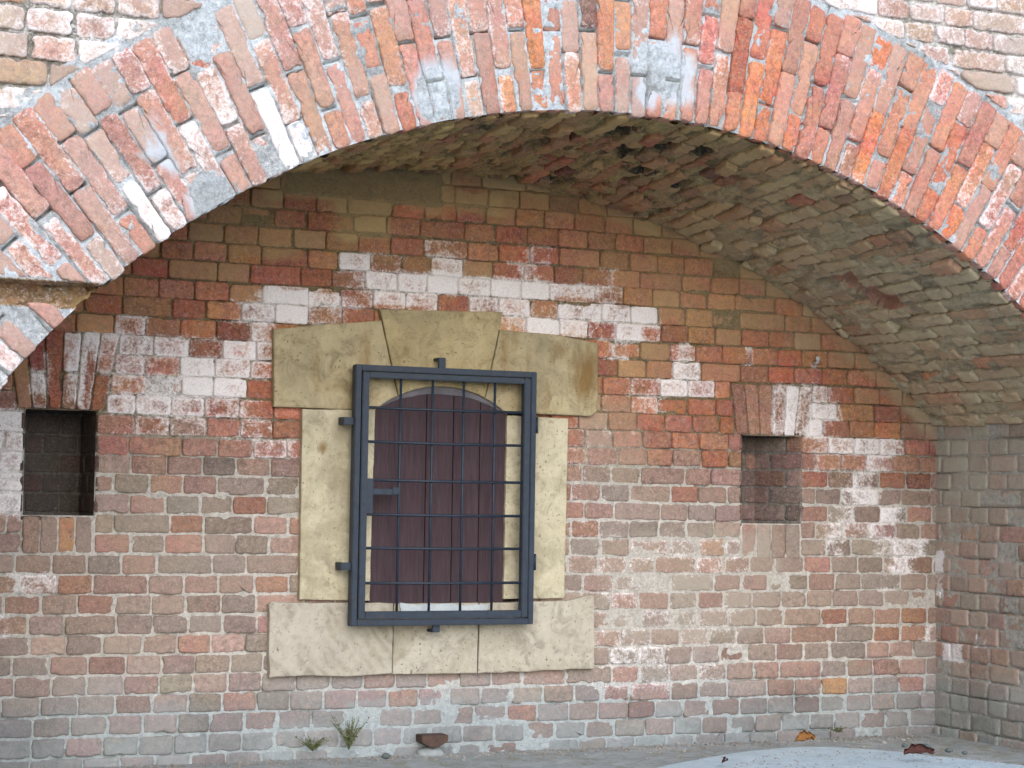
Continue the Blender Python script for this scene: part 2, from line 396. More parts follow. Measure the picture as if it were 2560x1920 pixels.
PAL_UP = [(.39, .135, .07), (.41, .155, .075), (.36, .14, .085), (.41, .175, .085), (.34, .115, .07), (.39, .165, .09)]
PAL_LO = [(.285, .175, .142), (.255, .175, .142), (.305, .165, .125), (.24, .165, .138), (.295, .20, .165), (.275, .155, .122), (.23, .16, .135), (.315, .155, .105), (.25, .18, .138)]
PAL_HOT = [(.36, .13, .07), (.40, .16, .08), (.36, .14, .09)]

# openings of the back wall (x0, x1, z0, z1)
SLOT_A = (-1.772, -1.492, .953, 1.370); SLOT_B = (1.481, 1.796, .951, 1.355); WIN = (-.39, .39, .50, 1.64)
def near(x, z, b, m=0.0): return (x > b[0] - m) & (x < b[1] + m) & (z > b[2] - m) & (z < b[3] + m)

def flat_arch(box, n, top, spread):
    """outlines of the bricks set on end above a small opening"""
    x0, x1, z0, z1 = box; out = []
    for k in range(n):
        a0, a1 = k / n, (k + 1) / n
        b = lambda a: (x0 - .03 + (x1 - x0 + .06) * a)
        tt = lambda a: (x0 - spread + (x1 - x0 + 2 * spread) * a)
        g = .0035
        out.append([(b(a0) + g, z1 + .004), (b(a1) - g, z1 + .004), (tt(a1) - g, z1 + top), (tt(a0) + g, z1 + top)])
    return out
ARCH_A = flat_arch(SLOT_A, 6, .315, .085); ARCH_B = flat_arch(SLOT_B, 6, .235, .065)
SILL_A = [[(SLOT_A[0] + .003 + i * .0693, .805), (SLOT_A[0] + .066 + i * .0693, .805), (SLOT_A[0] + .066 + i * .0693, .948), (SLOT_A[0] + .003 + i * .0693, .948)] for i in range(4)]
SILL_B = [[(SLOT_B[0] + .003 + i * .0785, .79), (SLOT_B[0] + .075 + i * .0785, .79), (SLOT_B[0] + .075 + i * .0785, .946), (SLOT_B[0] + .003 + i * .0785, .946)] for i in range(4)]
def blocked(zc):
    """x intervals of a course that belong to openings, flat arches and sills"""
    iv = []
    for box, top, spread, sill in ((SLOT_A, .315, .085, .805), (SLOT_B, .235, .065, .79)):
        if box[2] - .01 < zc < box[3] + .005: iv.append((box[0] - .002, box[1] + .002))
        elif box[3] <= zc < box[3] + top + .01:
            k = (zc - box[3]) / top; w = .03 + (spread - .03) * k; iv.append((box[0] - w - .004, box[1] + w + .004))
        elif sill - .005 < zc < box[2]: iv.append((box[0] - .002, box[1] + .002))
    if WIN[2] < zc < WIN[3]: iv.append((WIN[0], WIN[1]))
    return sorted(iv)

def back_wall():
    root = empty('brick_wall', (0, 0, 0), 'recessed red brick wall with white salt stains behind the barred window, under the vault', 'wall')
    acc = Acc()
    for k in range(-1, 33):
        zj = (k) * .08; z0, z1 = zj, zj + .08; zc = zj + .04
        wav = lambda x: (fbm(np.array([x * .9]), np.array([zj * 7.3]), 3)[0] - .5) * .014
        segs = []; x = XL - .1
        for a, b in blocked(zc): segs.append((x, a, x > XL, True)); x = b
        segs.append((x, XR + .12, x > XL, False))
        for (xa, xb, la, ra) in segs:
            if xb - xa < .02: continue
            x = xa + (0 if la else rs.uniform(-.03, .0) - (.0725 if k % 2 else 0))
            first = True
            while x < xb - .012:
                w = .1445 + rs.normal(0, .005)
                if rs.rand() < .10: w = .215 + rs.normal(0, .01)
                if la and first: w *= (.55 if k % 2 else 1.0)
                first = False
                if ra and xb - (x + w) < .05: w = xb - x
                upz = float(sst(1.05, 1.5, zc))
                jz = .0018 + .0015 * (1 - upz) + abs(rs.normal(0, .0008)); jx = .0024 + .0009 * (1 - upz) + abs(rs.normal(0, .0010))
                xe = min(x + w, xb + .001) if ra else x + w
                cx = (x + xe) / 2
                if arcdist(np.array([cx]), np.array([zc]))[0] > -.12:
                    d0, d1 = wav(x), wav(xe)
                    poly = [(x + jx, z0 + jz + d0 + rs.normal(0, .0012)), (xe - jx, z0 + jz + d1 + rs.normal(0, .0012)),
                            (xe - jx, z1 - jz + d1 + rs.normal(0, .0012)), (x + jx, z1 - jz + d0 + rs.normal(0, .0012))]
                    up = np.clip(upz + rs.normal(0, .1), 0, 1)
                    col = pick(PAL_UP) * up + pick(PAL_LO) * (1 - up)
                    if rs.rand() < .035 + .10 * (cx > 1.7) * (zc < 1.6): col = pick(PAL_HOT) * (.75 if zc > .4 else .5)
                    pr = rs.normal(0, .0017)
                    if up > .6 and rs.rand() < .06: pr -= rs.uniform(.006, .016)
                    if abs(cx - 2.04) < .07 and abs(zc - .2) < .04: col = np.array((.42, .20, .06)); pr = .004
                    brick(acc, poly, map_back, col, field_back, pr, jit=.0017 + .0008 * (1 - up), bev=.003 + .001 * (1 - up))
                x = xe if ra else x + w
    acc.build('brickwork', M_BRICK, root)
    acc = Acc()
    def hole(x, z): return near(x, z, SLOT_A) | near(x, z, SLOT_B) | near(x, z, WIN)
    def hf(x, z):
        up = sst(1.0, 1.4, z + (fbm(x * 2, z * 2, 8) - .5) * .3)
        flush = blobs(SME, x, z)
        q = np.abs((z / .08) - np.round(z / .08)) * .08; bed = sst(.018, .011, q)
        d = -(.0042 + (.0120 - .0085 * bed) * up * (1 - .85 * flush) - .0030 * flush) + (fbm(x * 60, z * 60, 4) - .5) * .003 + (fbm(x * 14, z * 14, 21) - .5) * (.0015 + .003 * flush)
        d = d + .0075 * sst(.88, 1.0, flush); rough = sst(.72, .80, vn(x * 11, z * 13, 44)) * (1 - flush); return d - rough * .012
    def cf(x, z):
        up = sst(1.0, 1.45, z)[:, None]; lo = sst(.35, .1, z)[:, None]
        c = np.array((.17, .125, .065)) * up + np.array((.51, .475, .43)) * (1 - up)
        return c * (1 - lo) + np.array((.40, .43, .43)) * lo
    def fm(x, z, c):
        m, s = field_back(x, z, None); m[:, 0] *= .8; m[:, 1] = np.minimum(m[:, 1] * .8, .6); m[:, 2] *= .6; return m, s
    def lin(a, b, cuts, st=.011):
        e = sorted([a, b] + cuts); return np.unique(np.concatenate([np.linspace(p, q, max(2, int((q - p) / st) + 1)) for p, q in zip(e[:-1], e[1:])]).round(6))
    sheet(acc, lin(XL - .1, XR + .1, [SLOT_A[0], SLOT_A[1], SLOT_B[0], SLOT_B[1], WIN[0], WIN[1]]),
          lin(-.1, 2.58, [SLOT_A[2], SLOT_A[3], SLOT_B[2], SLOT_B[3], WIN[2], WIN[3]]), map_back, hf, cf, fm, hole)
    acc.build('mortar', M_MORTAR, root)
    # loopholes: reveal bricks darkened, a splayed side more so with depth, flat arch above and bricks on end below
    for box, arch, sill, dark, splay, lab in ((SLOT_A, ARCH_A, SILL_A, .54, .0, 'dark loophole'), (SLOT_B, ARCH_B, SILL_B, .38, .13, 'loophole with lighter splayed side')):
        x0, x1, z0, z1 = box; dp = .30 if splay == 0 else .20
        a = Acc(); mo = Acc()
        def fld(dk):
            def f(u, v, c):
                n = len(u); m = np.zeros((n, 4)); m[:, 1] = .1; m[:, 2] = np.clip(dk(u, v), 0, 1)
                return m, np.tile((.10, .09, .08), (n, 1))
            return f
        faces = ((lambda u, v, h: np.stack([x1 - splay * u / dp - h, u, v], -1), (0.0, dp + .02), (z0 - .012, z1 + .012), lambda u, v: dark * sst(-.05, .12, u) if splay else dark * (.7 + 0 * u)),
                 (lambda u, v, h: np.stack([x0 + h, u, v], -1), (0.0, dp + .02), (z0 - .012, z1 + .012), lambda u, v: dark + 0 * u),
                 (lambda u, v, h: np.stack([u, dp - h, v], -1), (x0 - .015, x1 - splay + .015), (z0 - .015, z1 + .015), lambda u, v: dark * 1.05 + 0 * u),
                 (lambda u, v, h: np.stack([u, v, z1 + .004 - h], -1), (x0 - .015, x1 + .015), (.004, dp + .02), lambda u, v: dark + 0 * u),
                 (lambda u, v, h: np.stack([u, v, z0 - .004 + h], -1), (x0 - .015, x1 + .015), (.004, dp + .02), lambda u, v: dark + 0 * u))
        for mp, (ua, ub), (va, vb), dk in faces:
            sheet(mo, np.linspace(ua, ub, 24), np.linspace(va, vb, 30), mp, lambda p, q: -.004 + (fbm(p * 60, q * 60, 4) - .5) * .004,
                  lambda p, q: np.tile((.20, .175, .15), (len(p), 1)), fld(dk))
            r = 0; v = math.floor(va / .08) * .08
            while v < vb:
                u = ua - (.07 if r % 2 else 0)
                while u < ub:
                    P = [(max(u + .003, ua + .001), max(v + .004, va)), (min(u + .139, ub - .001), max(v + .004, va)), (min(u + .139, ub - .001), min(v + .076, vb)), (max(u + .003, ua + .001), min(v + .076, vb))]
                    if P[1][0] - P[0][0] > .02 and P[2][1] - P[1][1] > .02:
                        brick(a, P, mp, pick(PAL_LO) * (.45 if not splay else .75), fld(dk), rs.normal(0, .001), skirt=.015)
                    u += .142
                v += .08; r += 1
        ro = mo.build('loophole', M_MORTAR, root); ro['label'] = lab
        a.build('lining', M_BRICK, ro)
        a = Acc()
        for i, P in enumerate(arch):
            col = pick([(.30, .11, .06), (.27, .12, .07), (.33, .13, .07)]) if not splay else pick([(.28, .13, .09), (.30, .15, .11)])
            mid = .5 * (P[0][1] + P[2][1])
            if not splay and i % 2 == 1:
                f_ = .45; lo_ = [P[0], P[1], tuple(np.add(P[1], np.multiply(np.subtract(P[2], P[1]), f_))), tuple(np.add(P[0], np.multiply(np.subtract(P[3], P[0]), f_)))]
                hi_ = [tuple(np.add(P[0], np.multiply(np.subtract(P[3], P[0]), f_ + .03))), tuple(np.add(P[1], np.multiply(np.subtract(P[2], P[1]), f_ + .03))), P[2], P[3]]
                brick(a, lo_, map_back, col, field_back, .001, jit=.002); brick(a, hi_, map_back, pick(PAL_UP), field_back, -.001, jit=.002)
            else: brick(a, P, map_back, col, field_back, rs.normal(0, .002), jit=.002)
        a.build('flat_arch', M_BRICK, ro)
        a = Acc()
        for i, P in enumerate(sill):
            brick(a, P, map_back, np.array((.42, .17, .06)) if (not splay and i == 2) else pick(PAL_LO), field_back, rs.normal(0, .002))
        a.build('brick_sill', M_BRICK, ro)
    return root

def slab_block(name, poly, mp, top, back, material, parent, jit=.0015, bev=.004, step=.03, seed=0):
    """a cut stone (or skim) with outline poly, front face at h = top, rear edge at h = back"""
    P = np.asarray(poly, float)
    if area(P) < 0: P = P[::-1]
    pts = []
    for i in range(len(P)):
        a, b = P[i], P[(i + 1) % len(P)]; n = max(1, int(np.hypot(*(b - a)) / step))
        pts.append(a + (b - a) * (np.arange(n) / n)[:, None])
    O = np.concatenate(pts); N = len(O)
    T = np.roll(O, -1, 0) - np.roll(O, 1, 0); T /= np.linalg.norm(T, axis=1)[:, None] + 1e-9
    NN = np.c_[T[:, 1], -T[:, 0]]
    sd_ = int(abs(P[0, 0]) * 997) + seed
    O = O + NN * ((vn(O[:, 0] * 25, O[:, 1] * 25, sd_) - .6) * 2 * jit)[:, None]
    I1 = O - NN * bev * .35; I2 = O - NN * bev * 1.3
    V = np.concatenate([mp(O[:, 0], O[:, 1], np.full(N, back)), mp(O[:, 0], O[:, 1], np.full(N, top - bev)), mp(I1[:, 0], I1[:, 1], np.full(N, top - bev * .35)), mp(I2[:, 0], I2[:, 1], np.full(N, top))])
    F = []
    for k in range(3):
        F += [(k * N + i, k * N + (i + 1) % N, (k + 1) * N + (i + 1) % N, (k + 1) * N + i) for i in range(N)]
    tri = tessellate_polygon([[Vector((float(p[0]), float(p[1]), 0)) for p in I2]])
    F += [tuple(3 * N + i for i in t) for t in tri]
    bm = bmesh.new(); vv = [bm.verts.new(v) for v in V.tolist()]
    for f in F:
        try: bm.faces.new([vv[i] for i in f])
        except ValueError: pass
    return from_bm(name, bm, material, parent, smooth=False)

# ------------------------------------------------------------------ vault, side walls, front arch
HOLES = [(.057, 2.306), (.157, 2.966), (.945, 2.80), (1.131, 2.922), (.859, 3.036), (1.052, 3.183), (1.095, 3.301), (.659, 3.246), (.63, 3.427), (1.117, 2.365)]
BROKEN = [(.53 + .011 * i, 4.42 + .036 * i) for i in range(7)]
def field_soffit(u, t, c):
    x, z = fcurve(np.clip(t, 0, LF))
    gx = sst(.2, 1.9, x)
    s = .60 + .5 * (fbm(u * 3.5, t * 3.5, 51) - .5) + .22 * gx
    red = sst(.45, .2, np.hypot((u - .45) / 1.3, (t - 3.1) / 1.1) - .25); s = s - .34 * red * sst(2.3, 2.7, t)
    if c is not None: s = s + rs.normal(0, .2)
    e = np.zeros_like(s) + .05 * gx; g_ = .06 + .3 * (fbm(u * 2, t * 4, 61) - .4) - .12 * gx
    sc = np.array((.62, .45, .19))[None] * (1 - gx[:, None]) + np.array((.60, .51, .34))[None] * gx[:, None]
    mo = .12 * sst(.9, 1.35, u) * sst(3.2, 2.2, t)
    return np.stack([e, np.clip(s, 0, 1), np.clip(g_, 0, 1), mo], -1), sc
def vault():
    root = empty('brick_vault', (0, -.7, 1.4), 'dark brown barrel vault of rough mortared bricks roofing the recess, some bricks missing', 'vault')
    acc = Acc(); n = int(LF / .0775); p = LF / n
    for k in range(n):
        t0 = k * p; u = -.02 - (.0725 if k % 2 else 0) - rs.uniform(0, .03)
        while u < DEP - .03:
            w = (.145 if rs.rand() < .75 else .285) + rs.normal(0, .006)
            ua, ub = max(u + .004, .0), min(u + w - .004, DEP - .045); uc, tc = (ua + ub) / 2, t0 + p / 2
            gone = any(ua - .01 < a < ub + .01 and abs(tc - b) < p / 2 for a, b in HOLES) or any(ua - .05 < a < ub + .03 and abs(tc - b) < p / 2 for a, b in BROKEN)
            nx_, nz_ = fcurve(tc); gone = gone or (nx_ < 0 and 1.60 < nz_ < 1.79 and ub > DEP - .25)
            if ub - ua > .03 and not gone:
                j = lambda: rs.normal(0, .003)
                P = [(ua + j(), t0 + .006 + j()), (ub + j(), t0 + .006 + j()), (ub + j(), t0 + p - .006 + j()), (ua + j(), t0 + p - .006 + j())]
                x, _ = fcurve(tc)
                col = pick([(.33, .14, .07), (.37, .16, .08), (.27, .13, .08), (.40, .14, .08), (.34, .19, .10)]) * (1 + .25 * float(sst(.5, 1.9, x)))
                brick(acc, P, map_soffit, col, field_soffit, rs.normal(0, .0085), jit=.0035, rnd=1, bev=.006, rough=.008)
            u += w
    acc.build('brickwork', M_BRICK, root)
    acc = Acc()
    def hf(u, t):
        d = -.006 + (fbm(u * 8, t * 30, 14) - .5) * .058 + (fbm(u * 70, t * 70, 15) - .5) * .012
        for a, b in HOLES: d = np.where((np.abs(u - a) < .07) & (np.abs(t - b) < .036), -.12, d)
        for a, b in BROKEN: d = np.minimum(d, np.where((np.abs(u - a) < .075) & (np.abs(t - b) < .03), -.06, 9))
        return d
    def cf(u, t):
        x, z = fcurve(np.clip(t, 0, LF)); g_ = sst(.2, 1.9, x)[:, None]
        c = np.array((.34, .235, .095)) * (1 - g_) + np.array((.44, .37, .25)) * g_
        c = c * (.35 + .75 * sst(.3, .6, fbm(u * 9, t * 30, 14)))[:, None]  # crevice shade put into the mortar colour, following the depth noise
        for a, b in BROKEN:
            k = ((np.abs(u - a) < .085) * (np.abs(t - b) < .045))[:, None]; c = c * (1 - k) + np.array((.46, .15, .085)) * k
        for a, b in HOLES:  # gaps coloured near black, their inner shade is painted in
            k = ((np.abs(u - a) < .08) * (np.abs(t - b) < .045))[:, None]; c = c * (1 - k) + np.array((.04, .032, .022)) * k
        return c
    def fm(u, t, c):
        m, s = field_soffit(u, t, None); m[:, 1] *= .5; return m, s
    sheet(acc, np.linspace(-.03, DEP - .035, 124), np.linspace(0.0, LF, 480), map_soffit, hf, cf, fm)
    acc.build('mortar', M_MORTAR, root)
    # left abutment, hidden behind the front arch from here
    a = Acc(); side_bricks(a, map_left, 1.5); m = Acc(); side_mortar(m, map_left, 1.78)
    a.build('abutment_brickwork', M_BRICK, root); m.build('abutment_mortar', M_MORTAR, root)

def field_side(u, z, c):
    u = np.asarray(u, float); z = np.asarray(z, float)
    s = .40 + .34 * sst(.75, 1.2, z) + .5 * (fbm(u * 4, z * 4, 91) - .5) + .3 * sst(.35, .15, z)
    if c is not None: s = s + rs.normal(0, .13)
    e = np.zeros_like(s)
    for a, b, w, h, q in ((.03, .78, .035, .05, .85), (.135, .355, .075, .04, .78), (.03, .66, .03, .05, .5), (.35, .42, .05, .03, .4)):
        e = np.maximum(e, q * sst(1.4, .8, np.maximum(np.abs(u - a) / w, np.abs(z - b) / h)))
    g_ = .18 * sst(.3, .8, fbm(u * 3, z * 3, 17)) + .25 * sst(.35, .1, z)
    up = sst(.7, 1.3, z)[:, None]; lo = sst(.35, .15, z)[:, None]
    sc = np.array((.48, .455, .365)) * up + np.array((.44, .385, .32)) * (1 - up); sc = sc * (1 - lo) + np.array((.43, .46, .42)) * lo
    return np.stack([e, np.clip(s, 0, 1), g_, .25 * sst(.16, .05, z)], -1), sc
def side_bricks(acc, mp, top):
    for k in range(-1, 20):
        z0 = k * .08; u = -.03 - (.0725 if k % 2 else 0)
        while u < DEP:
            w = (.145 if rs.rand() < .85 else .215) + rs.normal(0, .005)
            ua, ub = max(u + .0035, -.02), min(u + w - .0035, DEP - .02)
            if z0 < top and ub - ua > .03:
                j = lambda: rs.normal(0, .0018)
                P = [(ua, z0 + .005 + j()), (ub, z0 + .005 + j()), (ub, z0 + .077 + j()), (ua, z0 + .077 + j())]
                col = pick([(.36, .20, .145), (.32, .195, .145), (.38, .205, .15), (.30, .205, .16)]) * (.85 if z0 < .2 else 1)
                brick(acc, P, mp, col, field_side, rs.normal(0, .0022), jit=.0022, bev=.0035)
            u += w
def side_mortar(acc, mp, top):
    def hf(u, z):
        q = np.abs((z / .08) % 1 - .0); q = np.minimum(q, 1 - q)
        return -.0035 - .016 * sst(.07, .03, q) * sst(.45, .62, vn(u * 6, np.floor(z / .08 + .5) * 3.7, 71)) + (fbm(u * 50, z * 50, 6) - .5) * .006
    sheet(acc, np.linspace(-.03, DEP + .02, 120), np.linspace(-.1, top, 170), mp, hf, lambda u, z: np.tile((.38, .355, .31), (len(u), 1)),
          lambda u, z, c: (lambda r: (r[0] * np.array((1, .6, .8, 1)), r[1]))(field_side(u, z, None)))
def right_wall():
    root = empty('brick_wall', (XR, -.7, 0), 'grey plaster-smeared brick side wall turning forward at the right end of the recess', 'wall')
    a = Acc(); side_bricks(a, map_right, 1.40); a.build('brickwork', M_BRICK, root)
    a = Acc(); side_mortar(a, map_right, 1.47); a.build('mortar', M_MORTAR, root)

RING = .605
PAL_FRONT = [(.47, .155, .085), (.45, .165, .105), (.49, .185, .11), (.42, .145, .10), (.48, .21, .145), (.43, .19, .15), (.51, .195, .085), (.40, .16, .12)]
def ringpos(x, z):
    return np.arctan2(x - CF[0], z - CF[1]), np.hypot(x - CF[0], z - CF[1]) - RF
def field_front(x, z, c):
    x = np.asarray(x, float); z = np.asarray(z, float)
    a, r = ringpos(x, z)
    lf = sst(.1, -.9, x)
    wx, wz = x + (fbm(x * 9, z * 9, 201) - .5) * .22, z + (fbm(x * 9, z * 9, 207) - .5) * .22
    e = .10 + .13 * lf + .5 * (fbm(x * 4, z * 4, 111) - .5)
    s = .27 + .16 * lf + .4 * (fbm(x * 6, z * 6, 131) - .5)
    pl = 0 * x
    for cx, cz, w in ((-1.43, 2.035, .12), (-.62, 2.47, .11), (.28, 2.66, .13), (1.32, 2.02, .05), (-1.62, 2.2, .10), (.24, 2.58, .07)):
        pl = np.maximum(pl, sst(1.15, .65, np.hypot(wx - cx, wz - cz) / w))
    if c is not None:
        k = rs.rand(); e = e + (rs.normal(.0, .17)); s = s + rs.normal(0, .14)
    s = np.maximum(s, .98 * pl); e = e * (1 - pl)
    mo = .30 * sst(.42, .10, np.hypot((x - .80) / .55, (z - 2.92) / .42) - .35) + .3 * (x < -1.9) * sst(.3, .6, fbm(x * 6, z * 6, 9)) * (z > 2.3)
    sp = (r > RING + .01)
    e = np.where(sp, e + .20 * (x > 0) + .14, e); s = np.where(sp & (x > 0), s + .22, s)
    sc = np.where(sp[:, None], np.array((.48, .43, .38))[None], np.array((.51, .45, .395))[None]); sc = sc * (1 - pl[:, None]) + np.array((.53, .58, .63)) * pl[:, None]
    g_ = .10 * sst(.5, .85, fbm(x * 5, z * 5, 141))
    return np.stack([np.clip(e, 0, 1), np.clip(s, 0, 1), g_, mo], -1), sc
NOTCH_T = lambda x: 1.729 - .0 * x
NOTCH_B = 1.655
def front():
    root = empty('brick_arch', (0, -DEP, 2.3), 'broad weathered arch of radial bricks across the front, a broken slot in its left foot', 'arch')
    acc = Acc(); p = .0655; n = int((LF - .05) / p); ends = {}
    for k in range(n):
        tc = .03 + p * (k + .5) + rs.normal(0, .0012)
        x, z = fcurve(tc); nx, nz, tx, tz = fnormal(tc)
        if x > 2.3: continue
        seg = [(0, .292), (.303, .60)] if k % 2 == 0 else [(0, .142), (.153, .447), (.458, .60)]
        if rs.rand() < .12: seg = [(0, .215), (.226, .42), (.43, .60)]
        ends[k] = [q[0] for q in seg[1:]]
        for (r0, r1) in seg:
            r0 = max(0.0, r0 + rs.normal(0, .006)) if r0 else rs.normal(0, .003); r1 += rs.normal(0, .006)
            h0 = .0288 + rs.normal(0, .0012); h1 = h0 + .0045 * (r1 - r0) / .3; hb = h0 + .0055 * r0 / .3
            P = [(x + nx * r0 - tx * hb, z + nz * r0 - tz * hb), (x + nx * r0 + tx * hb, z + nz * r0 + tz * hb),
                 (x + nx * r1 + tx * (hb + h1 - h0), z + nz * r1 + tz * (hb + h1 - h0)), (x + nx * r1 - tx * (hb + h1 - h0), z + nz * r1 - tz * (hb + h1 - h0))]
            cx, cz = x + nx * (r0 + r1) / 2, z + nz * (r0 + r1) / 2
            if cx < -1.72 and 1.4 < cz < 1.95:
                nt_ = 1.732 + .012 * math.sin(cx * 40); nb_ = 1.650 + .01 * math.sin(cx * 31)
                A0 = abs(area(P)); hi = clip(P, 0, -1, -nt_); lo = clip(P, 0, 1, nb_); P = hi if cz > 1.69 else lo
                if len(P) < 3 or abs(area(P)) < max(.0035, .5 * A0): continue
            col = pick(PAL_FRONT, .07)
            if x > .2: col = col * np.array((1.05, .98, .9))
            if x < -.9: col = col * .72 + np.array((.40, .22, .18)) * .28
            if abs(cx + .03) < .05 and r0 > .28: col = np.array((.20, .09, .07))
            if abs(cx - 1.22) < .035 and r0 > .28: col = np.array((.24, .10, .05))
            brick(acc, P, map_front, col, field_front, rs.normal(0, .0035), skirt=.062, jit=.0034, rnd=2, bev=.0055, rough=.0025)
    acc.build('arch_ring', M_BRICK, root)
    acc = Acc()
    tt = np.linspace(.0, LF - .0, 1500); rr = np.linspace(.004, RING + .05, 130)
    E2 = np.array([(ends.get(k, [9])[0], ends.get(k, [9])[-1]) for k in range(n + 2)])
    def mpr(t, r, h):
        x, z = fcurve(t); nx, nz, _, _ = fnormal(np.clip(t, .012, LF - .012)); return map_front(x + nx * r, z + nz * r, h)
    def toxz(t, r):
        x, z = fcurve(t); nx, nz, _, _ = fnormal(np.clip(t, .012, LF - .012)); return x + nx * r, z + nz * r
    def hf(t, r):
        x, z = toxz(t, r)
        d = -.0075 + (fbm(x * 40, z * 40, 23) - .5) * .010 + (fbm(x * 10, z * 10, 29) - .5) * .014
        for cx, cz, w in ((-1.43, 2.035, .10), (-.62, 2.47, .09), (.28, 2.66, .10)): d = d + .014 * sst(1.3, .6, np.hypot(x - cx, z - cz) / w)
        k = np.clip(((t - .03) / p).astype(int), 0, n); w = ((t - .03) / p - k - .5) * p * (RF + r) / RF      # metres from the middle of the course
        hb = .0290 + .0055 * r / .3
        side = np.where(vn(k * 1.0, r * 3.0, 5) > .5, 1.0, -1.0); on = sst(.42, .52, vn(k * 1.7, r * 5, 15))
        d = d - .022 * on * (np.abs(w * side - hb - .001) < .0032)
        for q in (0, 1): d = d - .028 * ((np.abs(r - E2[k, q] + .005) < .0055) & (np.abs(w) < hb)) * (vn(k * 1.3, r * 0, 25 + q) > .3)
        return d - (.075 + (fbm(x * 22, z * 30, 303) - .5) * .05) * ((x < -1.75) & (z > 1.652 + (fbm(x * 30, z * 0, 305) - .5) * .03) & (z < 1.73))
    def cf(t, r):
        x, z = toxz(t, r); k = ((x < -1.75) & (z > 1.645) & (z < 1.737))[:, None]
        w = sst(.35, .65, fbm(x * 5, z * 5, 37))[:, None]
        c = np.array((.47, .51, .54)) * w + np.array((.33, .345, .35)) * (1 - w)
        return np.where(k, np.array((.24, .15, .07))[None] * (.5 + fbm(x * 14, z * 18, 311))[:, None], c)
    def fm(t, r, c):
        x, z = toxz(t, r); m, s = field_front(x, z, None); m[:, 0] = np.clip(m[:, 0] * .9, 0, 1); m[:, 1] *= .3
        return m, np.tile((.43, .46, .48), (len(x), 1))
    sheet(acc, tt, rr, mpr, hf, cf, fm)
    acc.build('ring_mortar', M_MORTAR, root)
    # wall above and beside the arch
    RE = RF + RING
    for nm, xa, xb, pitch, zb in (('spandrel', -3.2, .25, .0885, 1.400), ('spandrel', .25, 3.4, .083, 1.397)):
        acc = Acc(); right = xa > 0
        for k in range(0, 28):
            z0 = zb + k * pitch; zc = z0 + pitch / 2
            sl = -.018 if right else -.022
            x = xa - rs.uniform(0, .1) if not right else xb + .1
            while (x < xb) if not right else (x > xa):
                w = (.15 if rs.rand() < .72 else .27) + rs.normal(0, .008)
                x0, x1 = (x, x + w) if not right else (x - w, x)
                x = x + w if not right else x - w
                cx = (x0 + x1) / 2; d0, d1 = sl * (x0 - xa) * .3, sl * (x1 - xa) * .3
                j = lambda: rs.normal(0, .002)
                P = [(x0 + .005, z0 + .007 + d0 + j()), (x1 - .005, z0 + .007 + d1 + j()), (x1 - .005, z0 + pitch - .005 + d1 + j()), (x0 + .005, z0 + pitch - .005 + d0 + j())]
                a = math.atan2(zc - CF[1], cx - CF[0])
                ux, uz = math.cos(a), math.sin(a)
                P = clip(P, -ux, -uz, -(ux * CF[0] + uz * CF[1] + RE + .012))
                if len(P) < 3 or min(q[1] for q in P) > 3.85: continue
                col = pick([(.44, .22, .16), (.42, .25, .20), (.47, .29, .22), (.43, .19, .135), (.46, .25, .14)])
                brick(acc, P, map_front, col, field_front, rs.normal(0, .004), jit=.0035, rnd=2, bev=.006, rough=.003)
        acc.build(nm, M_BRICK, root)
    acc = Acc()
    tt = np.linspace(0.02, LF - .02, 300); rr = np.r_[np.linspace(RING + .035, RING + .5, 42), np.linspace(RING + .56, RING + 2.0, 30)]
    def hf2(t, r):
        x, z = toxz(t, r); return -.016 + (fbm(x * 30, z * 30, 23) - .5) * .014 + (fbm(x * 9, z * 9, 29) - .5) * .010
    def cf2(t, r):
        x, z = toxz(t, r); w = (sst(.4, .62, fbm(x * 4, z * 4, 39)) * (.35 + .65 * (x > 0)))[:, None]
        return np.array((.46, .45, .40)) * w + np.array((.20, .19, .16)) * (1 - w)
    sheet(acc, tt, rr, mpr, hf2, cf2, fm)
    acc.build('spandrel_mortar', M_MORTAR, root)
    # piers carrying the arch
    for xa, xb in ((-3.2, XL), (XR, 3.4)):
        acc = Acc()
        for k in range(-1, 19):
            z0 = k * .08; x = xa - (.07 if k % 2 else 0)
            while x < xb - .01:
                x1 = min(x + (.145 if k % 2 else .29), xb); xs = max(x, xa)
                if x1 - xs > .04:
                    brick(acc, [(xs + .004, z0 + .005), (x1 - .004, z0 + .005), (x1 - .004, z0 + .075), (xs + .004, z0 + .075)], map_front, pick(PAL_FRONT) * .85, field_front, rs.normal(0, .003), skirt=.06, jit=.003)
                x = x1 if x1 < xb else xb
        o = acc.build('pier', M_BRICK, root)
        acc = Acc(); sheet(acc, np.linspace(xa, xb, 60), np.linspace(-.1, 1.5, 90), map_front, lambda x, z: -.01 + (fbm(x * 40, z * 40, 2) - .5) * .008,
                           lambda x, z: np.tile((.42, .42, .40), (len(x), 1)), field_front)
        acc.build('joints', M_MORTAR, o)

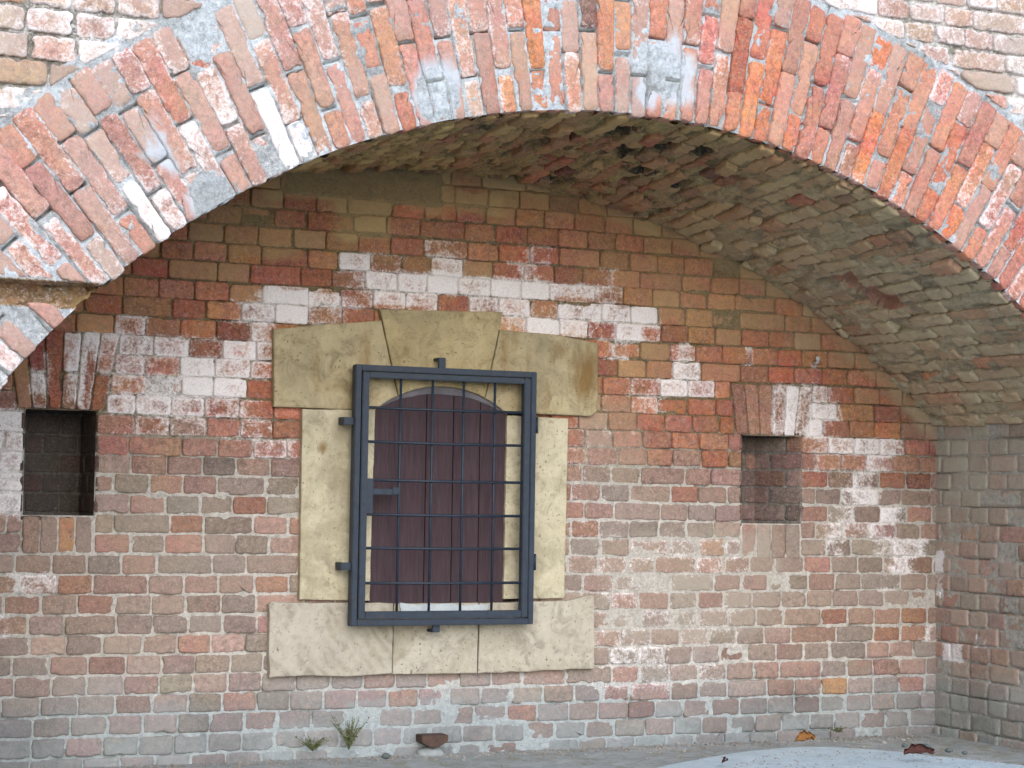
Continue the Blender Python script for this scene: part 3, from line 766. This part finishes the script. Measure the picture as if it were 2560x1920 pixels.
# ------------------------------------------------------------------ stone window with its shutter
def box(bm, x0, x1, y0, y1, z0, z1, bev=0.0):
    r = bmesh.ops.create_cube(bm, size=1.0); v = r['verts']
    for q in v:
        q.co = Vector(((x0 + x1) / 2 + q.co.x * (x1 - x0), (y0 + y1) / 2 + q.co.y * (y1 - y0), (z0 + z1) / 2 + q.co.z * (z1 - z0)))
    if bev: bmesh.ops.bevel(bm, geom=list({e for q in v for e in q.link_edges}), offset=bev, segments=2, affect='EDGES')
    return v
def tube(bm, pts, r, n=8):
    rings = []; P = [Vector(p) for p in pts]
    for i, p in enumerate(P):
        d = (P[min(i + 1, len(P) - 1)] - P[max(i - 1, 0)]).normalized()
        a = d.cross(Vector((0, 1, .13))); a = a.normalized() if a.length > 1e-4 else Vector((1, 0, 0)); b = d.cross(a)
        rr = r[i] if isinstance(r, (list, tuple)) else r
        rings.append([bm.verts.new(p + a * rr * math.cos(2 * math.pi * k / n) + b * rr * math.sin(2 * math.pi * k / n)) for k in range(n)])
    for a, b in zip(rings[:-1], rings[1:]):
        for k in range(n): bm.faces.new((a[k], a[(k + 1) % n], b[(k + 1) % n], b[k]))
    bm.faces.new(rings[0]); bm.faces.new(rings[-1])

def window():
    root = empty('stone_window', (0, 0, .3), 'small window in a yellow sandstone surround with keystone, closed by a dark wooden shutter', 'window')
    S = -.032
    def w(px, py): return at(px, py, S)
    ox0, ox1 = w(936, 1200)[0], w(1266, 1200)[0]; zsp = w(940, 1026)[1]; zap = w(1095, 966)[1]; zb = w(1090, 1506)[1]
    cx = (ox0 + ox1) / 2; hw = (ox1 - ox0) / 2; sag = zap - zsp; R_ = (hw * hw + sag * sag) / (2 * sag); zc = zap - R_
    def az(x): return zc + math.sqrt(R_ * R_ - (x - cx) ** 2)
    kl, kr = w(975, 920)[0], w(1232, 920)[0]                      # key joints at the arch line
    kt = [w(949, 773), w(1258, 780)]; 
    def arcpts(a, b, n=14): return [(a + (b - a) * i / n, az(a + (b - a) * i / n)) for i in range(n + 1)]
    g = .0016
    ja = lambda q0, q1, z: q0[0] + (q1[0] - q0[0]) * (z - q0[1]) / (q1[1] - q0[1])
    l0, l1 = w(949, 773), w(974, 895); r0, r1 = w(1258, 780), w(1232, 910)
    xl_a = ja(l0, l1, az(kl)); xr_a = ja(r0, r1, az(kr))
    slab_block('keystone', arcpts(xr_a - g, xl_a + g) + [(l0[0] + g, l0[1]), (r0[0] - g, r0[1])], map_back, .036, -.26, M_ST_KEY, root, bev=.005)
    tl = [w(685, 822), w(800, 812), w(942, 800)]
    slab_block('lintel_stone', [w(685, 1017), (ox0, w(690, 1018)[1]), (ox0, zsp)] + arcpts(ox0 + .004, xl_a - g) + [(ja(l0, l1, tl[2][1]) - g, tl[2][1]), tl[1], tl[0]], map_back, .032, -.26, M_ST_LINT, root, bev=.006)
    rb = w(1490, 1040)
    slab_block('lintel_stone', [(ox1, zsp), (ox1, w(1400, 1036)[1]), w(1476, 1041), w(1492, 1030), w(1496, 990), w(1495, 858), w(1400, 838), (ja(r0, r1, w(1250, 824)[1]) + g, w(1250, 824)[1])] + arcpts(xr_a + g, ox1 - .004), map_back, .034, -.26, M_ST_LINT, root, bev=.006)
    slab_block('jamb_stone', [w(757, 1022), w(750, 1499), (ox0 - .008, w(900, 1503)[1]), (ox0, w(900, 1024)[1])], map_back, .029, -.26, M_ST_JAMB, root)
    slab_block('jamb_stone', [(ox1, w(1340, 1041)[1]), (ox1 - .003, w(1340, 1497)[1]), w(1412, 1496), w(1422, 1046)], map_back, .030, -.26, M_ST_JAMB, root)
    zs0 = w(870, 1507)[1]
    x1a, x2a = w(983, 1600)[0], w(1196, 1600)[0]; xi0, xi1 = w(1003, 1520)[0], w(1218, 1520)[0]; zl = w(1090, 1540)[1]
    slab_block('sill_stone', [w(673, 1512), w(680, 1506), (x1a - g, zs0 - .002), (x1a - g, w(980, 1684)[1]), w(880, 1692), w(760, 1690), w(673, 1695)], map_back, .034, -.26, M_ST_VEIN, root, jit=.003)
    slab_block('sill_stone', [(x1a + g, zs0 - .004), (x2a - g, zs0 - .004), (x2a - g, w(1190, 1684)[1]), (x1a + g, w(985, 1686)[1])], map_back, .031, -.26, M_ST_SILL, root)
    slab_block('sill_stone', [(x2a + g, zs0 - .003), w(1420, 1502), w(1480, 1486), w(1487, 1492), w(1487, 1672), w(1340, 1678), (x2a + g, w(1200, 1684)[1])], map_back, .033, -.26, M_ST_SILL, root, jit=.003)
    # flaking paint on the inner sill
    slab_block('sill_paint', [(w(1000, 1508)[0], w(1000, 1508)[1]), w(1000, 1532), w(1090, 1536), w(1215, 1534), w(1222, 1510)], map_back, .0362, .028, M_PAINT, root, jit=.006, bev=.001, step=.012)
    hf_ = sag - .034; Rf = (hw * hw + hf_ * hf_) / (2 * hf_)
    def zf(x): return zsp + hf_ - Rf + math.sqrt(max(0, Rf * Rf - (x - cx) ** 2))
    fx = [ox0 - .004 + (ox1 - ox0 + .008) * i / 24 for i in range(25)]
    slab_block('arch_fillet', [(x, zf(x) if ox0 < x < ox1 else zsp - .002) for x in fx] + [(x, az(min(max(x, ox0), ox1)) + .012) for x in fx[::-1]], map_back, .019, -.03, simple('lilac_grey_mortar', (.11, .10, .11), (.18, .165, .175), 30, .9, .5), root, jit=.002, bev=.006, step=.012)
    # shutter of five upright boards
    bm = bmesh.new(); YS = -.012
    bx0, bx1 = ox0 - .01, ox1 + .005; nb = 5; bw = (bx1 - bx0) / nb
    for i in range(nb):
        a, b = bx0 + i * bw + .0022, bx0 + (i + 1) * bw - .0022; n = 8
        top = [(a + (b - a) * k / n) for k in range(n + 1)]
        f = [(x, min(az(min(max(x, ox0), ox1)) + .02, zf(x) + .006)) for x in top]
        ring = [(a, zb - .012 + rs.normal(0, .003)), (b, zb - .012 + rs.normal(0, .003))] + f[::-1]
        v0 = [bm.verts.new((x, YS + rs.normal(0, .0004), z)) for x, z in ring]; v1 = [bm.verts.new((x, YS + .03, z)) for x, z in ring]
        bm.faces.new(v0)
        m = len(ring)
        for k in range(m): bm.faces.new((v0[k], v0[(k + 1) % m], v1[(k + 1) % m], v1[k]))
    sh = from_bm('shutter', bm, M_WOOD, root, smooth=False)
    bm = bmesh.new(); box(bm, bx0 - .04, bx1 + .04, YS + .034, YS + .05, zb - .05, zap + .08)
    from_bm('shutter_backing', bm, M_WOOD, sh, smooth=False)

def grille():
    YG = -.105
    def w(px, py): return at(px, py, YG)
    root = empty('window_grille', (0, YG, .5), 'hinged dark blue iron grille with round bars standing in front of the stone window', 'grille')
    x0, z1 = w(888, 912); x1 = w(1336, 1200)[0]; z0 = w(1100, 1563)[1]; z1 = .5 * (w(890, 912)[1] + w(1336, 929)[1])
    fw = .026
    bm = bmesh.new()
    for a in ((x0, x0 + fw, z0, z1), (x1 - fw, x1, z0, z1), (x0 + fw, x1 - fw, z1 - fw, z1), (x0 + fw, x1 - fw, z0, z0 + fw)):
        box(bm, a[0], a[1], YG - .012, YG + .034, a[2], a[3], .003)
    from_bm('fixed_frame', bm, M_IRON, root, smooth=False)
    g = .004; iw = .030; a0, a1, b0, b1 = x0 + fw + g, x1 - fw - g, z0 + fw + g, z1 - fw - g
    bm = bmesh.new()
    for a in ((a0, a0 + iw, b0, b1), (a1 - iw, a1, b0, b1), (a0 + iw, a1 - iw, b1 - iw * .8, b1), (a0 + iw, a1 - iw, b0, b0 + iw)):
        box(bm, a[0], a[1], YG - .016, YG + .018, a[2], a[3], .003)
    gate = from_bm('gate_frame', bm, M_IRON, root, smooth=False)
    for px in (999, 1079, 1157, 1235):
        x = w(px, 1200)[0]; bm = bmesh.new(); tube(bm, [(x, YG + .006, b0 + .01), (x + .001, YG + .0065, (b0 + b1) / 2), (x, YG + .006, b1 - .01)], .0060)
        from_bm('upright_bar', bm, M_IRON, gate)
    for py in (1025, 1109, 1203, 1288, 1371, 1457):
        z = w(1110, py)[1]; bm = bmesh.new(); tube(bm, [(a0 + .01, YG - .004, z), ((a0 + a1) / 2, YG - .0045, z - .002), (a1 - .01, YG - .004, z)], .0060)
        from_bm('cross_bar', bm, M_IRON, gate)
    for px, py, dx, dz in ((873, 1052, .022, .016), (865, 1416, .022, .016), (1107, 908, .016, .024), (1092, 1572, .016, .026)):
        x, z = w(px, py); bm = bmesh.new()
        if dx > dz: box(bm, x - dx, x0 + .002, YG + .004, YG + .020, z - dz, z + dz, .002); box(bm, x - dx, x - dx + .014, YG + .018, -.030, z - dz, z + dz, .002)
        elif z > 1: box(bm, x - dx, x + dx, YG + .004, YG + .020, z1 - .002, z + dz, .002); box(bm, x - dx, x + dx, YG + .018, -.030, z + dz - .012, z + dz, .002)
        else: box(bm, x - dx, x + dx, YG + .004, YG + .020, z - dz * .6, z0 + .002, .002); box(bm, x - dx, x + dx, YG + .018, -.030, z - dz * .6, z - dz * .6 + .012, .002)
        from_bm('wall_lug', bm, M_IRON, root, smooth=False)
    lx, lz0 = w(922, 1282); lz1 = w(922, 1196)[1]; lx1 = w(933, 1240)[0]
    bm = bmesh.new(); box(bm, a0 + iw - .003, lx1 - .004, YG - .012, YG + .014, lz0, lz1, .002)
    lk = from_bm('lock_plate', bm, M_IRON, gate, smooth=False)
    bz = w(960, 1229)[1]; bm = bmesh.new(); box(bm, lx1 - .010, w(985, 1229)[0], YG - .010, YG + .006, bz - .013, bz + .012, .002); box(bm, w(978, 1229)[0], w(998, 1229)[0], YG - .014, YG + .008, bz - .012, bz + .018, .003)
    from_bm('bolt', bm, M_IRON, root, smooth=False)
    for py in (1063, 1405):
        z = w(1334, py)[1]; bm = bmesh.new(); tube(bm, [(x1 + .003, YG - .012, z - .035), (x1 + .003, YG - .012, z + .035)], .0055, 10)
        from_bm('hinge', bm, M_IRON, root)

# ------------------------------------------------------------------ ground and small things
def ground():
    bm = bmesh.new()
    xs = np.unique(np.r_[-400, -60, -12, np.linspace(-4, 4, 90), 12, 60, 400]); ys = np.unique(np.r_[-400, -60, -20, np.linspace(-8, -1.6, 30), np.linspace(-1.6, .06, 46), .4])
    V = [[bm.verts.new((x, y, (float(fbm(np.array([x * 2.5]), np.array([y * 2.5]), 3)[0]) - .5) * .016 - .040)) for y in ys] for x in xs]
    for i in range(len(xs) - 1):
        for j in range(len(ys) - 1): bm.faces.new((V[i][j], V[i + 1][j], V[i + 1][j + 1], V[i][j + 1]))
    tag(from_bm('ground', bm, M_GROUND), kind='structure')
    edge = [(.1, -1.42), (.217, -1.314), (.452, -1.123), (.773, -.926), (1.08, -.782), (1.34, -.735), (1.49, -.807), (1.609, -.925), (1.729, -1.175), (1.812, -1.329), (1.893, -1.503), (1.98, -1.9), (2.0, -3.2), (-.3, -3.2), (-.2, -1.8)]
    P = []
    for i in range(len(edge)):                                      # Catmull-Rom outline
        p0, p1, p2, p3 = (np.array(edge[(i + k) % len(edge)]) for k in (-1, 0, 1, 2))
        for t in (0, .25, .5, .75): P.append(.5 * (2 * p1 + (p2 - p0) * t + (2 * p0 - 5 * p1 + 4 * p2 - p3) * t * t + (3 * p1 - p0 - 3 * p2 + p3) * t ** 3))
    tag(slab_block('pale_slab', P, lambda x, y, h: np.stack([x, y, h], -1), .030, -.05, M_SLAB, None, jit=.006, bev=.012, step=.05), kind='structure')  # paler area of the ground, built as a low slab

def ground_at(px, py, h=.02):
    d = (px - 1280) / FPX * AX_R - (py - 960) / FPX * AX_U + AX_F
    t = (h - CAM[2]) / d[2]; return CAM[0] + d[0] * t, CAM[1] + d[1] * t
def leaf(name, px, py, h, size, curl, rot, material, label):
    x, y = ground_at(px, py, h); n, m = 9, 7; bm = bmesh.new(); V = []
    for i in range(n):
        a = i / (n - 1); w = size * .40 * math.sin(math.pi * min(1, a * .93 + .05)) ** .8 * (.8 + .35 * math.sin(a * 23 + size * 900)) * rs.uniform(.8, 1.15); row = []
        for j in range(m):
            b = j / (m - 1) * 2 - 1
            row.append(bm.verts.new(((a - .5) * size, b * w * math.cos(curl * b), .004 + size * .5 * (curl * .35 * b * b + .25 * curl * math.sin(a * 3.0)) + rs.normal(0, size * .022))))
        V.append(row)
    for i in range(n - 1):
        for j in range(m - 1): bm.faces.new((V[i][j], V[i + 1][j], V[i + 1][j + 1], V[i][j + 1]))
    bmesh.ops.solidify(bm, geom=bm.faces[:], thickness=.0012)
    root = empty(name, (x, y, h), label, 'leaf', 'dry leaves on the pavement'); root.rotation_euler = (.62, 0, rot); root.location.z = h + size * .20
    me = bpy.data.meshes.new('blade'); bm.to_mesh(me); bm.free(); me.materials.append(material)
    me.polygons.foreach_set('use_smooth', [True] * len(me.polygons)); o = bpy.data.objects.new('blade', me); COL.objects.link(o); o.parent = root
    bm = bmesh.new(); tube(bm, [(.5 * size - .002, 0, .006 + size * .04), (.68 * size, .01, .012), (.85 * size, .02, .006)], [.0016, .0013, .001], 5)
    me = bpy.data.meshes.new('stalk'); bm.to_mesh(me); bm.free(); me.materials.append(M_LEAF_R); o = bpy.data.objects.new('stalk', me); COL.objects.link(o); o.parent = root
def weed(px, py, Y, hgt, spread, nst, label):
    x, z = at(px, py, Y); root = empty('weed', (x, Y, .0), label, 'plant', 'weeds at the foot of the wall')
    bs, bl = bmesh.new(), bmesh.new()
    for s in range(nst):
        a = rs.uniform(0, 6.28); l = hgt * rs.uniform(.55, 1.0); sp = spread * rs.uniform(.2, 1)
        pts = [(x + math.cos(a) * sp * t ** 1.3, Y + min(math.sin(a) * sp * .5 * t - .01, .0) - .005, l * t) for t in np.linspace(0, 1, 6)]
        tube(bs, pts, [.0022, .002, .0018, .0015, .0012, .0008], 5)
        for k in range(15):
            t = rs.uniform(.15, 1); i = min(4, int(t * 5)); p = Vector(pts[i]).lerp(Vector(pts[i + 1]), t * 5 - i)
            d = Vector((rs.normal(), -abs(rs.normal()) * .8, rs.normal(.5, .6))).normalized(); L = rs.uniform(.008, .022) * (1.1 - .5 * t)
            q = d.cross(Vector((rs.normal(), rs.normal(), rs.normal()))).normalized() * L * .2
            v = [bl.verts.new(c) for c in (p, p + d * L * .5 + q, p + d * L, p + d * L * .5 - q)]; bl.faces.new(v)
    from_bm('stem', bs, M_STEM, root); from_bm('foliage', bl, M_GREEN, root, smooth=False)
def pebble(px, py, r, label):
    x, y = ground_at(px, py, .012); bm = bmesh.new(); bmesh.ops.create_icosphere(bm, subdivisions=3, radius=r)
    s = int(px)
    for v in bm.verts:
        k = .75 + .5 * float(fbm(np.array([v.co.x / r * 1.3 + s]), np.array([v.co.y / r * 1.3 + v.co.z / r]), s)[0]); v.co = Vector((v.co.x * k * 1.2, v.co.y * k, v.co.z * k * .7))
    o = from_bm('pebble', bm, M_PEBBLE); o.location = (x, y, .012 + r * .3); tag(o, label, 'stone', 'loose stones by the wall')
def small_things():
    acc = bmesh.new()
    for i in range(2000):
        x = rs.uniform(-1.9, 2.5); y = -abs(rs.normal(0, .10)) - .006 if rs.rand() < .75 else rs.uniform(-1.2, -.05)
        q = rs.uniform(.0015, .006) * (1.6 if rs.rand() < .06 else 1)
        if y > -.3 and x > 2.45: continue
        z0 = (float(fbm(np.array([x * 2.5]), np.array([y * 2.5]), 3)[0]) - .5) * .016 - .040
        M = Matrix.Translation((x, y, z0 + q * .4)) @ Matrix.Rotation(rs.uniform(0, 6), 4, 'Z') @ Matrix.Rotation(rs.uniform(0, 6), 4, 'X') @ Matrix.Diagonal((q * 1.4, q, q * .7, 1))
        bmesh.ops.create_icosphere(acc, subdivisions=1, radius=1, matrix=M)
    for i in range(260):
        x = rs.uniform(.55, 1.85); y = -.86 - abs(x - 1.25) ** 1.5 * .95 - abs(rs.normal(0, .22)); q = rs.uniform(.0012, .004)
        M = Matrix.Translation((x, y, .030 + q * .5)) @ Matrix.Rotation(rs.uniform(0, 6), 4, 'Z') @ Matrix.Diagonal((q * 1.5, q, q * .7, 1))
        bmesh.ops.create_icosphere(acc, subdivisions=1, radius=1, matrix=M)
    o = from_bm('gravel', acc, M_CRUMB, smooth=False); tag(o, 'loose mortar crumbs and grit scattered along the foot of the wall', 'grit', kind='stuff')
    # rusty iron bracket with its mortar collar
    x, z = at(1083, 1852, -.05); root = empty('iron_bracket', (x, -.02, z - .05), 'rusty iron bracket stub sticking out of the cement-smeared foot of the wall', 'bracket')
    bm = bmesh.new(); r = [(-.060, .026), (.060, .026), (.058, -.004), (.036, -.014), (.016, -.026), (-.014, -.027), (-.040, -.014), (-.059, -.006)]
    v0 = [bm.verts.new((x + a, -.075, z + b)) for a, b in r]; v1 = [bm.verts.new((x + a, .01, z + b)) for a, b in r]
    bm.faces.new(v0)
    for k in range(len(r)): bm.faces.new((v0[k], v0[(k + 1) % 8], v1[(k + 1) % 8], v1[k]))
    bmesh.ops.bevel(bm, geom=bm.edges[:], offset=.003, segments=2, affect='EDGES'); from_bm('stub', bm, M_RUST, root, smooth=False)
    bm = bmesh.new(); bmesh.ops.create_uvsphere(bm, u_segments=24, v_segments=16, radius=1.0)
    for v in bm.verts:
        k = 1 + .25 * (float(fbm(np.array([v.co.x * 2]), np.array([v.co.z * 2 + v.co.y]), 8)[0]) - .5)
        v.co = Vector((x + v.co.x * .062 * k, -.022 + v.co.y * .045 * k, z - .058 + v.co.z * .030 * k))
    from_bm('mortar_collar', bm, simple('collar_mortar', (.27, .29, .29), (.36, .385, .38), 25, .95, .7), root)
    # hook high on the right
    x, z = at(2040, 908, -.02); root = empty('wall_hook', (x, 0, z), 'small pale metal hook set in the brick wall above the right loophole', 'hook')
    bm = bmesh.new(); tube(bm, [(x, .02, z), (x, -.02, z), (x, -.035, z + .006), (x, -.036, z + .018)], [.006, .006, .006, .005], 8); from_bm('shank', bm, M_ZINC, root)
    bm = bmesh.new(); bmesh.ops.create_uvsphere(bm, u_segments=14, v_segments=8, radius=.012)
    for v in bm.verts: v.co = Vector((x + v.co.x, -.036 + v.co.y * .7, z + .02 + v.co.z))
    from_bm('knob', bm, M_ZINC, root)
    leaf('dry_leaf', 2010, 1866, .022, .115, .9, .3, M_LEAF_O, 'curled orange dry leaf lying beside the pale slab')
    leaf('dry_leaf', 2296, 1903, .034, .12, 1.0, -.35, M_LEAF_R, 'crumpled dark red dry leaf on the right edge of the pale slab')
    leaf('dry_leaf', 1806, 1915, .034, .06, 1.2, .9, M_LEAF_R, 'small dark dry leaf at the front of the pale slab')
    weed(868, 1905, -.05, .15, .10, 26, 'taller wispy green weed growing against the cement-smeared foot of the wall')
    weed(778, 1905, -.05, .065, .10, 18, 'low green weed left of the taller one at the wall foot')
    weed(2092, 1868, -.10, .025, .06, 8, 'small brown tuft of dry growth below the orange brick')
    for px, py, r, l in ((2314, 1872, .020, 'largest grey pebble behind the dark red leaf'), (2372, 1878, .015, 'dark pebble near the right corner of the recess'), (2412, 1884, .011, 'tiny pebble right of the dark pebble'),
                         (2262, 1866, .012, 'small brownish pebble left of the largest one'), (965, 1893, .016, 'lone stone on the ground between weed and rusty bracket')):
        pebble(px, py, r, l)

back_wall(); vault(); right_wall(); front(); window(); grille(); ground(); small_things()
